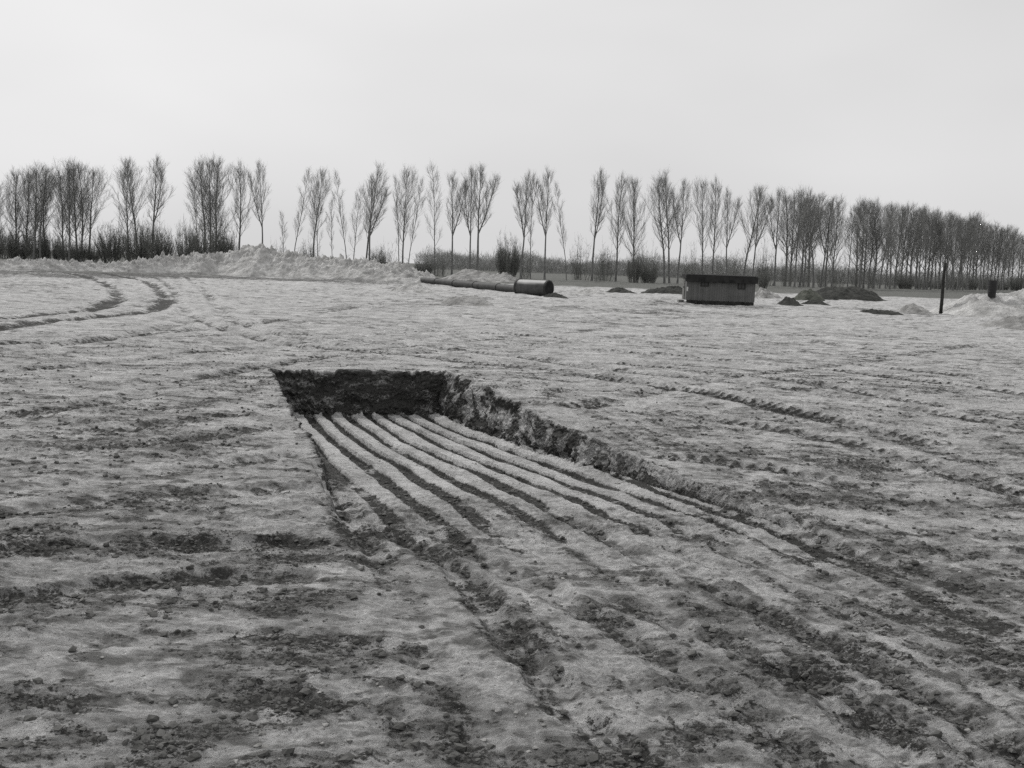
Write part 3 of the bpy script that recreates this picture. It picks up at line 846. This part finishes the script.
# ------------------------------------------------------------------ site hut
hx0, hy0 = P(688, 304); hx1, hy1 = P(756, 305.5)
hd = (hy0 + hy1) / 2; hx0 = at(688, hd)[0]; hx1 = at(756, hd)[0]
HW = hx1 - hx0; HDp = 2.3; HH = height(722, 279.5, hd) - .26
hut = empty('site_hut', ((hx0 + hx1) / 2, hd + HDp / 2, 0.02), -.02)
tag(hut, 'low grey plank site hut with an overhanging black roof', 'hut')
q = MB()
q.box((0, 0, .26 + HH / 2), (HW, HDp, HH))
wb_ = q.build('wall', M_PLANK, hut, bevel=.015)
q = MB(); npk = int(HW / .18)
for k in range(npk + 1):
    q.box((-HW / 2 + k * HW / npk, -HDp / 2 - .012, .26 + HH / 2), (.03, .024, HH - .05))
q.build('batten', M_HUTTRIM if False else M_PLANK, hut)
q = MB()
q.box((0, -.02, .26 + HH + .06), (HW + .28, HDp + .5, .12), 0, .015)
q.box((0, -.02, .26 + HH + .22), (HW + .16, HDp + .3, .20), 0, .015)
rf = q.build('roof', M_HUTROOF, hut, bevel=.03)
q = MB(); q.box((0, -HDp / 2 - .30, .26 + HH - .02), (HW + .30, .04, .50)); q.build('fascia', M_HUTROOF, hut, bevel=.01)
for sx in (-1, 1):
    q = MB(); q.box((sx * HW * .36, 0, .135), (.16, HDp + .7, .25)); q.build('skid', M_POLE, hut, bevel=.02)
q = MB(); q.box((0, -HDp / 2 + .02, .125), (HW - .06, .16, .264)); q.build('base_beam', M_POLE, hut, bevel=.02)
for fx, wz, ww, wh in ((-.24, 1.62, .5, .4), (.30, 1.5, .46, .38)):
    q = MB(); x_, y_ = fx * HW, -HDp / 2 - .04
    q.box((x_, y_, wz + wh / 2 + .03), (ww + .12, .06, .06)); q.box((x_, y_, wz - wh / 2 - .03), (ww + .12, .06, .06))
    q.box((x_ - ww / 2 - .03, y_, wz), (.06, .06, wh)); q.box((x_ + ww / 2 + .03, y_, wz), (.06, .06, wh)); q.box((x_, y_, wz), (.04, .05, wh))
    wn_ = q.build('window', M_POLE, hut)
    q = MB(); q.box((x_, y_ + .008, wz), (ww, .03, wh)); q.build('pane', M_GLASS, wn_)
q = MB(); q.box((-HW / 2 - .03, .3, .26 + .95), (.05, .85, 1.85)); dd_ = q.build('door', M_HUTTRIM, hut, bevel=.01)
q = MB(); q.box((-HW / 2 - .08, -.02, 1.25), (.05, .03, .14)); q.build('handle', M_STEEL, dd_)
q = MB(); q.box((-HW / 2 - .22, .3, .12), (.4, .9, .2)); q.build('step', M_HUTTRIM, hut, bevel=.02)
q = MB(); q.box((-HW / 2 + .05, -HDp / 2 - .035, 1.12), (.12, .03, .34)); q.build('lit_edge_patch', noise_mat('lit_edge_pale', (.5, .5, .49), (.65, .65, .63), 5), hut)  # small pale box painting the lit highlight on the hut's left edge

# ------------------------------------------------------------------ post and drum
bx, by = P(940.5, 314)
ph = height(943, 262, by)
post = empty('wooden_post', (bx, by, gz(bx, by) - .05))
tag(post, 'tall dark wooden post standing alone on the sand left of the big heap', 'post')
q = MB(); q.tube([(0, 0, -.3), (.02, 0, 1.2), (.0, .02, 2.6), (.03, 0, ph)], [.125, .12, .11, .10], 10, True); q.build('shaft', M_POLE, post, True)
q = MB(); q.tube([(.02, 0, ph - .5), (.02, 0, ph - .43)], [.118, .118], 10, True); q.build('iron_band', M_STEEL, post)

cdy = HD[1] + 4.6; cdx = at(992.7, cdy)[0]
zb = height(992.7, 296.5, cdy) - .05; zt = height(992.7, 280.5, cdy)
drum = empty('oil_drum', (cdx, cdy, zb))
tag(drum, 'black upright drum standing on top of the big sand heap by the right edge', 'drum')
q = MB(); R_ = .31; hD = zt - zb
prof = [(0, R_ * .82), (.03, R_ * .86), (hD * .30, R_ * .92), (hD * .33, R_ * .96), (hD * .36, R_ * .93), (hD * .62, R_ * .97), (hD * .65, R_ * 1.02), (hD * .68, R_ * .98), (hD - .03, R_), (hD, R_ * 1.02), (hD, R_ * .9), (hD - .03, R_ * .88)]
q.tube([(0, 0, p[0] if i < 11 else p[0]) for i, p in enumerate(prof[:10])], [p[1] for p in prof[:10]], 28, True); q.build('body', M_DRUM, drum)
q = MB(); q.tube([(.16, 0, hD), (.16, 0, hD + .03)], [.04, .04], 10, True); q.build('bung', M_STEEL, drum)


# ------------------------------------------------------------------ bare trees
def tree_variant(seed, kind):
    """unit: metres, for a tree 22 m tall"""
    r = random.Random(seed)
    Ht = 22.0
    tr, cr = MB(), MB()
    first = {'high': .30, 'low': .18, 'fork': .30, 'thin': .26}[kind]
    spread = {'high': 1.0, 'low': 1.2, 'fork': .85, 'thin': .66}[kind]
    R0_ = {'high': .26, 'low': .27, 'fork': .27, 'thin': .15}[kind]

    def limb(p0, dir0, ln, up, steps, wig):
        pts = [Vector(p0)]; d = Vector(dir0).normalized()
        for i in range(steps):
            d = (d + Vector((r.gauss(0, wig), r.gauss(0, wig), up))).normalized()
            pts.append(pts[-1] + d * ln / steps)
        return pts

    def inter(pts, t):
        f = t * (len(pts) - 1); i = min(int(f), len(pts) - 2)
        return pts[i].lerp(pts[i + 1], f - i), (pts[i + 1] - pts[i]).normalized()

    def side(d, ang, az):
        a = d.cross(Vector((.2, .9, .1))).normalized(); b_ = d.cross(a)
        s_ = a * math.cos(az) + b_ * math.sin(az)
        return d * math.cos(ang) + s_ * math.sin(ang)

    def branchlets(pts, ln, rad, lvl, n, t0):
        for i in range(n):
            t = t0 + (1 - t0) * ((i + r.random()) / n) ** .8
            p, d = inter(pts, t)
            l2 = ln * r.uniform(.28, .5) * (1.15 - .65 * t)
            if lvl == 2: l2 = r.uniform(.6, 1.5)
            q_ = limb(p, side(d, math.radians(r.uniform(18, 42)), r.random() * 6.28), l2, .16, 3 if lvl == 1 else 2, .08)
            r2 = max(rad * (1 - .7 * t) * .55, .02) if lvl == 1 else .0098
            cr.tube(q_, [r2 * (1 - .62 * k / (len(q_) - 1)) for k in range(len(q_))], 3)
            if lvl == 1: branchlets(q_, l2, r2, 2, 4 + int(l2 * 1.8), .1)

    def crown(lead, h0, n, scale, Rl):
        for i in range(n):
            t = h0 + (.97 - h0) * ((i + r.random()) / n) ** .9
            p, d = inter(lead, t)
            k = (t - h0) / (1 - h0)
            ln = Ht * spread * scale * (.055 + .215 * math.sin(math.pi * min(1.0, .22 + .80 * k)) ** 1.2) * r.choice((r.uniform(.35, .8), r.uniform(.8, 1.15), r.uniform(.9, 1.45)))
            ang = math.radians(r.uniform(20, 58))
            q_ = limb(p, side(d, ang, i * 2.4 + r.random()), ln, .21, 5, .07)
            rad = max(Rl * (1 - t) * .42, .035)
            cr.tube(q_, [rad * (1 - .72 * j / 5) for j in range(6)], 4)
            branchlets(q_, ln, rad, 1, 5 + int(ln * 1.1), .15)
        branchlets(lead, 4, .05, 1, 5, .85)
    lead = limb((0, 0, -.4), (r.gauss(0, .02), r.gauss(0, .02), 1), Ht + .4, .03, 12, .034)
    tr.tube(lead, [R0_ * (1.25 if j == 0 else 1) * (1 - .93 * (j / 12) ** 1.1) for j in range(13)], 8)
    if kind == 'fork':
        p, d = inter(lead, r.uniform(.34, .46))
        f2 = limb(p, side(d, math.radians(24), r.choice((0, 3.14)) + r.gauss(0, .3)), Ht * .52, .10, 8, .03)
        tr.tube(f2, [R0_ * .62 * (1 - .9 * j / 8) for j in range(9)], 6)
        crown(f2, .10, 22, .72, R0_ * .7)
        crown(lead, .40, 28, .85, R0_)
    else:
        crown(lead, first, {'high': 38, 'low': 48, 'thin': 22}[kind], 1.0, R0_)
        # a few short dead stubs lower down
        for i in range(7):
            p, d = inter(lead, r.uniform(.12, first))
            q_ = limb(p, side(d, math.radians(65), r.random() * 6.28), r.uniform(.6, 2.2), .05, 2, .1)
            cr.tube(q_, [.03, .02, .01], 3)
    return tr.mesh('trunk', True), cr.mesh('crown', True)


KINDS = {k: [tree_variant(100 + 10 * i + j, k) for j in range(n)] for i, (k, n) in enumerate((('high', 4), ('low', 4), ('fork', 4), ('thin', 3)))}
for vs in KINDS.values():
    for t_, c_ in vs:
        t_.materials.append(M_BARK); c_.materials.append(M_TWIG)

DIST = ([-150, 0, 250, 480, 640, 740, 870, 960, 1024, 1150], [250, 238, 222, 200, 213, 222, 255, 315, 392, 520])
G_TREE = 'bare poplars in the tree row'
_cnt = {k: 0 for k in KINDS}


def poplar(bx, tx, ty, kind, label, dd=0.0, wide=1.0):
    d = float(np.interp(bx, *DIST)) + dd
    x, y = at(bx, d)
    h = height(tx, ty, d)
    xt = at(tx, d)[0] - (h - CAM_H) * SLOPE     # where the top stands once the crooked print is set straight
    xb = x + CAM_H * SLOPE
    o = empty('poplar_tree', (x, y, 0), 0)
    tag(o, label, 'tree', G_TREE)
    i = _cnt[kind]; _cnt[kind] += 1
    t_, c_ = KINDS[kind][i % len(KINDS[kind])]
    s = h / 22.0
    sw = s * wide * (random.uniform(.74, 1.0) if 225 < bx < 780 else random.uniform(.85, 1.2))
    rz = random.uniform(-.35, .35) + (math.pi if (i // len(KINDS[kind])) % 2 else 0)
    lean = max(-.12, min(.12, math.atan2(xt - xb, h))) * .8
    for nm, me_ in (('trunk', t_), ('crown', c_)):
        c = bpy.data.objects.new(nm, me_); COL.objects.link(c); c.parent = o
        c.scale = (sw, sw, s); c.rotation_euler = (0, lean, rz)
    return o


LC1 = 'tall bare poplar in the thick clump at the far left end of the row'
LC2 = 'tall bare poplar in the broad rounded clump left of the domed bushes'
LC3 = 'bare poplar in the tight clump rising from the widest domed bush'
LR1 = 'bare poplar in the crowded stand behind the turf mound right of the hut'
LR2 = 'bare poplar in the stand behind the flat topped dark soil heap'
LR3 = 'bare poplar in the dense far grove behind the post and big sand heap'
TREES = [
    (-95, -92, 172, 'low', LC1), (-70, -68, 176, 'low', LC1), (-48, -45, 170, 'low', LC1), (-22, -20, 178, 'high', LC1), (-4, -2, 180, 'low', LC1),
    (16, 18, 174, 'low', LC1), (26, 24, 176, 'low', LC1), (33, 33, 169, 'low', LC1), (40, 42, 172, 'high', LC1), (46, 52, 172, 'low', LC1),
    (63, 66, 176, 'low', LC2), (69, 74, 170, 'low', LC2), (78, 80, 166, 'low', LC2), (81, 88, 168, 'low', LC2), (88, 97, 172, 'high', LC2),
    (128, 132, 170, 'high', 'bare poplar with a wide crown, left of the three poplars above the domed bushes'),
    (137, 141, 162, 'high', 'tall straight bare poplar, middle of the three poplars above the domed bushes'),
    (152, 160, 159, 'fork', 'bare poplar leaning right, rightmost of the three above the domed bushes'),
    (200, 196, 176, 'thin', LC3), (205, 205, 168, 'high', LC3), (211, 214, 163, 'high', LC3), (216, 220, 163, 'low', LC3),
    (239, 242, 168, 'high', 'slim bare poplar standing alone right of the widest domed bush'),
    (263, 268, 164, 'fork', 'lone bare poplar with oval crown above the highest point of the sand bank'),
    (284, 287, 212, 'thin', 'short spindly poplar, about half as tall as its neighbours'),
    (293, 302, 168, 'thin', 'slim poplar leaning right beside the short spindly one'),
    (313, 320, 172, 'high', 'dark trunked poplar, left of a close pair with mingled crowns above the sand bank'),
    (318, 326, 176, 'thin', 'thinner poplar hugging the right side of the dark trunked one'),
    (333, 342, 200, 'thin', 'thin sparse poplar lower than its neighbours and leaning right'),
    (347, 355, 172, 'thin', 'slender straight poplar with a narrow crown left of the pair of crossing trunks'),
    (353, 363, 188, 'thin', 'shorter leaning poplar between the slender straight one and the dense crowned one'),
    (365, 377, 167, 'high', 'tall poplar with a dense narrow crown leaning right above the sand bank'),
    (369, 386, 178, 'fork', 'poplar leaning right, its trunk touching the foot of the dense crowned one'),
    (399, 400, 176, 'thin', 'slender poplar, leftmost of three close trunks at the right end of the sand bank'),
    (402, 407, 172, 'high', 'dense crowned poplar, middle of three close trunks at the right end of the sand bank'),
    (408, 416, 178, 'thin', 'poplar leaning right, last of three close trunks at the right end of the sand bank'),
    (435, 443, 165, 'thin', 'narrow poplar leaning right above the left end of the pipeline'),
    (452, 456, 175, 'fork', 'poplar forked like a letter Y above the two humped heap'),
    (470, 474, 170, 'fork', 'vase shaped poplar just right of the Y forked one'),
    (477, 486, 166, 'fork', 'poplar with two long diverging limbs, last before the wide gap above the pipeline'),
    (521, 527, 174, 'fork', 'first poplar right of the wide gap, above the short wide pipe section'),
    (531, 541, 175, 'thin', 'bare poplar leaning right between two forked ones above the pipe section'),
    (545, 552, 171, 'fork', 'poplar with a long side limb reaching right, just right of the pipe mouth'),
    (567, 578, 183, 'thin', 'thin crowned poplar leaning right, alone in its gap right of the pipe mouth'),
    (592, 599, 172, 'fork', 'stout poplar forked low into two upright limbs above the pale sand streak'),
    (616, 622, 180, 'high', 'slim upright poplar above the smaller dark soil bank'),
    (635, 646, 183, 'low', 'thick based poplar with shrubs round its trunk, above the long dark soil bank'),
    (665, 671, 180, 'high', 'left of three poplars with joined crowns left of the hut roof'),
    (670, 680, 177, 'high', 'dense crowned poplar, middle of three with joined crowns left of the hut roof'),
    (678, 690, 182, 'fork', 'spreading poplar, right of three with joined crowns left of the hut roof'),
    (703, 711, 184, 'high', 'bare poplar rising behind the left end of the hut roof'),
    (713, 720, 184, 'high', 'bare poplar rising behind the left half of the hut roof'),
    (727, 732, 190, 'fork', 'bare forked poplar rising behind the middle of the hut roof'),
    (743, 751, 188, 'high', 'straight bare poplar rising behind the right half of the hut roof'),
    (752, 762, 190, 'fork', 'bare poplar leaning right behind the right end of the hut roof'),
    (775, 779, 191, 'fork', 'bare forked poplar standing clear between the hut and the crowded stand'),
]
for bx, tx, ty, kd, lb in TREES: poplar(bx, tx, ty, kd, lb, random.uniform(-4, 4))
for i, bx in enumerate((785, 790, 795, 800, 804, 809, 814, 821, 826, 832)):
    poplar(bx, bx + random.uniform(1, 5), 194 + random.uniform(-3, 5) + (bx - 785) * .1, ('high', 'low', 'high', 'fork')[i % 4], LR1, random.uniform(-8, 14))
poplar(848, 850, 208, 'thin', 'lone thin poplar in the gap between the crowded stand and the soil heap stand')
for i, bx in enumerate((856, 860, 864, 869, 874, 880)):
    poplar(bx, bx + random.uniform(0, 3), 204 + random.uniform(-2, 5), ('low', 'high')[i % 2], LR2, random.uniform(-8, 14))
bx = 886.0; i = 0
while bx < 1090:
    ty = np.interp(bx, [886, 920, 955, 985, 1003, 1024, 1090], [207, 212, 217, 224, 230, 237, 248])
    poplar(bx, bx + random.uniform(-1, 3), ty + random.uniform(-4, 5), ('low', 'high', 'low', 'low', 'fork')[i % 5], LR3, random.uniform(-10, 35))
    bx += np.interp(bx, [886, 960, 1090], [5.0, 3.3, 4.2]) * random.uniform(.7, 1.3); i += 1


# ------------------------------------------------------------------ shrubs
def shrub_mesh(seed, dense=1.0):
    """bare shrub 1 unit wide (radius 1) and 1 unit tall, many rising stems"""
    r = random.Random(seed); mb_ = MB()
    for i in range(int(75 * dense)):
        az = r.random() * 6.28; rr = .55 * r.random() ** .5
        p = Vector((math.cos(az) * rr * .8, math.sin(az) * rr * .8, -.03))
        out = .9 * r.random()
        d = Vector((math.cos(az) * out + r.gauss(0, .15), math.sin(az) * out + r.gauss(0, .15), 1)).normalized()
        ln = r.uniform(.55, 1.0) * (1 - .42 * out)
        pts = [p]
        for k in range(4):
            d = (d + Vector((r.gauss(0, .16) + math.cos(az) * .10 * out, r.gauss(0, .16) + math.sin(az) * .10 * out, -.02))).normalized(); pts.append(pts[-1] + d * ln / 4)
        mb_.tube(pts, [.008, .0065, .005, .0035, .002], 3)
        for j in range(int(20 * dense)):
            f = r.uniform(.8, 3.95); k = int(f); q0 = pts[k].lerp(pts[k + 1], f - k)
            dd_ = Vector((r.gauss(0, 1), r.gauss(0, 1), r.uniform(.1, 1.4))).normalized()
            l2 = r.uniform(.08, .22)
            q1 = q0 + dd_ * l2 * .5; q2 = q1 + (dd_ + Vector((r.gauss(0, .3), r.gauss(0, .3), .2))).normalized() * l2 * .5
            mb_.tube([q0, q1, q2], [.0030, .0024, .0015], 3)
    me_ = mb_.mesh('shrub', True); me_.materials.append(M_SHRUB)
    return me_


SHRUBS = [shrub_mesh(900 + k, 1.5) for k in range(4)] + [shrub_mesh(920 + k, .6) for k in range(3)]
G_SHRUB = 'bare shrubs under the tree row'


def shrub(px, top, wpx, label, sparse=False, dd=-6, i=[0]):
    d = float(np.interp(px, *DIST)) + dd
    x, y = at(px, d)
    h = height(px, top, d) * 1.3
    i[0] += 1
    me_ = SHRUBS[4 + i[0] % 3] if sparse else SHRUBS[i[0] % 4]
    o = bpy.data.objects.new('bare_shrub', me_); COL.objects.link(o)
    o.location = (x, y, -.05)
    w = wpx / 2 * d / F
    o.scale = (w, w, h); o.rotation_euler = (0, 0, random.random() * 6.28)
    tag(o, label, 'shrub', G_SHRUB)


LS1 = 'dark bare shrub in the thicket at the foot of the far left poplars'
for px, top, w_ in ((-40, 226, 50), (-12, 224, 44), (6, 226, 36), (20, 230, 30), (36, 226, 34), (52, 232, 30), (66, 236, 26), (80, 238, 26), (93, 242, 22)):
    shrub(px, top, w_, LS1, dd=random.uniform(-10, 6))
shrub(112, 223, 44, 'domed bare shrub at the left end of the bushes under the three poplars')
shrub(136, 219, 40, 'domed bare shrub in the middle of the bushes under the three poplars')
shrub(158, 219, 46, 'domed bare shrub on the right of the bushes under the three poplars')
shrub(188, 224, 36, 'domed bare shrub at the left foot of the tight poplar clump')
shrub(212, 220, 54, 'widest domed bare shrub, under the tight poplar clump')
shrub(228, 232, 30, 'low bare shrub at the right edge of the domed bushes')
shrub(310, 235, 40, 'thin see through shrub behind the close poplar pair above the sand bank', True, 4)
shrub(276, 240, 30, 'thin low shrub behind the lone poplar above the sand bank', True, 4)
shrub(377, 248, 22, 'small bare shrub at the foot of the dense crowned leaning poplar', False, 2)
shrub(386, 240, 34, 'airy bare shrub right of the dense crowned leaning poplar', True, 6)
shrub(424, 258, 26, 'low shrub between the sand bank end and the narrow leaning poplar')
shrub(440, 250, 30, 'bare shrub beside the narrow leaning poplar above the pipeline', True)
shrub(508, 236, 34, 'rounded bare shrub alone in the wide gap of the tree row', False, 10)
shrub(526, 248, 22, 'small bare shrub under the first poplar right of the wide gap', True, 6)
shrub(581, 238, 36, 'bare shrub between the thin crowned and the stout forked poplar', True, 10)
shrub(606, 240, 34, 'bare shrub right of the stout forked poplar', True, 10)
shrub(600, 264, 24, 'low dark shrub at the foot of the stout forked poplar', True)
shrub(634, 248, 22, 'dense shrub hugging the thick based poplar on its left')
shrub(647, 236, 28, 'tall bare shrub to the right of the thick based poplar', True, -2)
shrub(650, 262, 26, 'low dark green shrub at the foot of the thick based poplar')
shrub(692, 244, 26, 'bare shrub in the gap left of the hut roof', True, 6)
shrub(727, 246, 40, 'bare shrub behind the middle of the hut', True, 8)
shrub(764, 268, 16, 'small dark shrub beside the right end of the hut roof', False, -40)
shrub(766, 240, 34, 'bare shrub between the hut and the crowded poplar stand', True, 8)
LS2 = 'bare shrub in the undergrowth of the grove on the right'
for px in (788, 804, 822, 838, 858, 874, 892):
    shrub(px, 258 + random.uniform(-8, 8), 26, LS2, True, random.uniform(0, 30))
for px in (906, 922, 938, 954, 970, 986, 1002, 1018, 1036):
    shrub(px, 276 + random.uniform(-5, 4), 24, LS2, False, random.uniform(0, 40))


# ------------------------------------------------------------------ far wood on the horizon (one mass)
def far_wood():
    r = np.random.default_rng(5)
    n = 170000
    xx = r.uniform(-44, 520, n); yy = r.uniform(430, 520, n)
    top = 4.8 + 3.2 * fbm(xx / 26, yy * 0, 151, 3) + 1.8 * fbm(xx / 6, yy / 9, 157, 3) + 5 * np.maximum(fbm(xx / 11, yy * 0 + 2, 163, 2), 0) ** 1.5
    zz = np.where(r.random(n) < .78, np.maximum(top, 2) * r.random(n) ** 1.15, np.maximum(top + 6 * np.maximum(fbm(xx / 11, xx * 0 + 4, 161, 3), 0), 2) * r.random(n) ** .8)
    s = r.uniform(.35, 1.1, n)
    dirs = r.standard_normal((n, 3)); dirs[:, 2] = np.abs(dirs[:, 2]) + .6
    dirs /= np.linalg.norm(dirs, axis=1)[:, None]
    sd = np.cross(dirs, r.standard_normal((n, 3))); sd /= np.linalg.norm(sd, axis=1)[:, None]
    c = np.stack([xx, yy, zz], -1)
    v = np.stack([c - sd * .07, c + sd * .07, c + dirs * s[:, None] * 3.0], 1)
    f = np.arange(n * 3).reshape(-1, 3)
    o = mesh_obj('far_wood', np_mesh('far_wood', v.reshape(-1, 3), f, False), M_FARWOOD)
    tag(o, 'low grey wood along the horizon seen between the trunks', 'wood', kind='stuff')


far_wood()

# ------------------------------------------------------------------ light
SUN_EL, SUN_AZ = math.radians(42), math.radians(-38)     # azimuth from +Y (away from us), negative = to the left
w = bpy.data.worlds.new('World'); scene.world = w; w.use_nodes = True
nt = w.node_tree; L = nt.links.new
bg = nt.nodes['Background']
sky = node(nt, 'ShaderNodeTexSky', sky_type='NISHITA', sun_disc=False)
sky.sun_elevation = SUN_EL; sky.sun_rotation = SUN_AZ; sky.air_density = 1.0; sky.dust_density = 5.0
bw = node(nt, 'ShaderNodeRGBToBW'); L(sky.outputs[0], bw.inputs[0])
# high thin cloud evens the sky out
tc = node(nt, 'ShaderNodeTexCoord')
cn = node(nt, 'ShaderNodeTexNoise', Scale=2.2, Detail=3, Roughness=.45)
mp = node(nt, 'ShaderNodeMapping'); mp.inputs['Scale'].default_value = (1, 1, 2.5)
L(tc.outputs['Generated'], mp.inputs['Vector']); L(mp.outputs['Vector'], cn.inputs['Vector'])
cl = node(nt, 'ShaderNodeMapRange'); L(cn.outputs['Fac'], cl.inputs['Value'])
cl.inputs['From Min'].default_value = .3; cl.inputs['From Max'].default_value = .7
cl.inputs['To Min'].default_value = 7.2; cl.inputs['To Max'].default_value = 8.4
mx = node(nt, 'ShaderNodeMix', data_type='RGBA'); mx.inputs['Factor'].default_value = .86
L(bw.outputs[0], mx.inputs['A']); L(cl.outputs[0], mx.inputs['B'])
tint = node(nt, 'ShaderNodeMix', data_type='RGBA', blend_type='MULTIPLY'); tint.inputs['Factor'].default_value = 1
L(mx.outputs['Result'], tint.inputs['A']); tint.inputs['B'].default_value = (1.0, 0.997, 1.0, 1)
L(tint.outputs['Result'], bg.inputs['Color'])
bg.inputs['Strength'].default_value = .10
sd_ = bpy.data.lights.new('sun', 'SUN'); sd_.energy = 2.0; sd_.angle = math.radians(2.5); sd_.color = (1, .985, .965)
so_ = bpy.data.objects.new('sun', sd_); COL.objects.link(so_)
dv_ = Vector((math.sin(SUN_AZ) * math.cos(SUN_EL), math.cos(SUN_AZ) * math.cos(SUN_EL), math.sin(SUN_EL)))
so_.rotation_euler = dv_.to_track_quat('Z', 'Y').to_euler(); so_.location = (0, 0, 50)

scene.view_settings.view_transform = 'Standard'
scene.view_settings.look = 'None'
scene.view_settings.exposure = 0.0
scene.view_settings.gamma = 1.0

scene.cycles.use_denoising = False      # the grain of an old print
scene.cycles.max_bounces = 4
scene.cycles.diffuse_bounces = 3
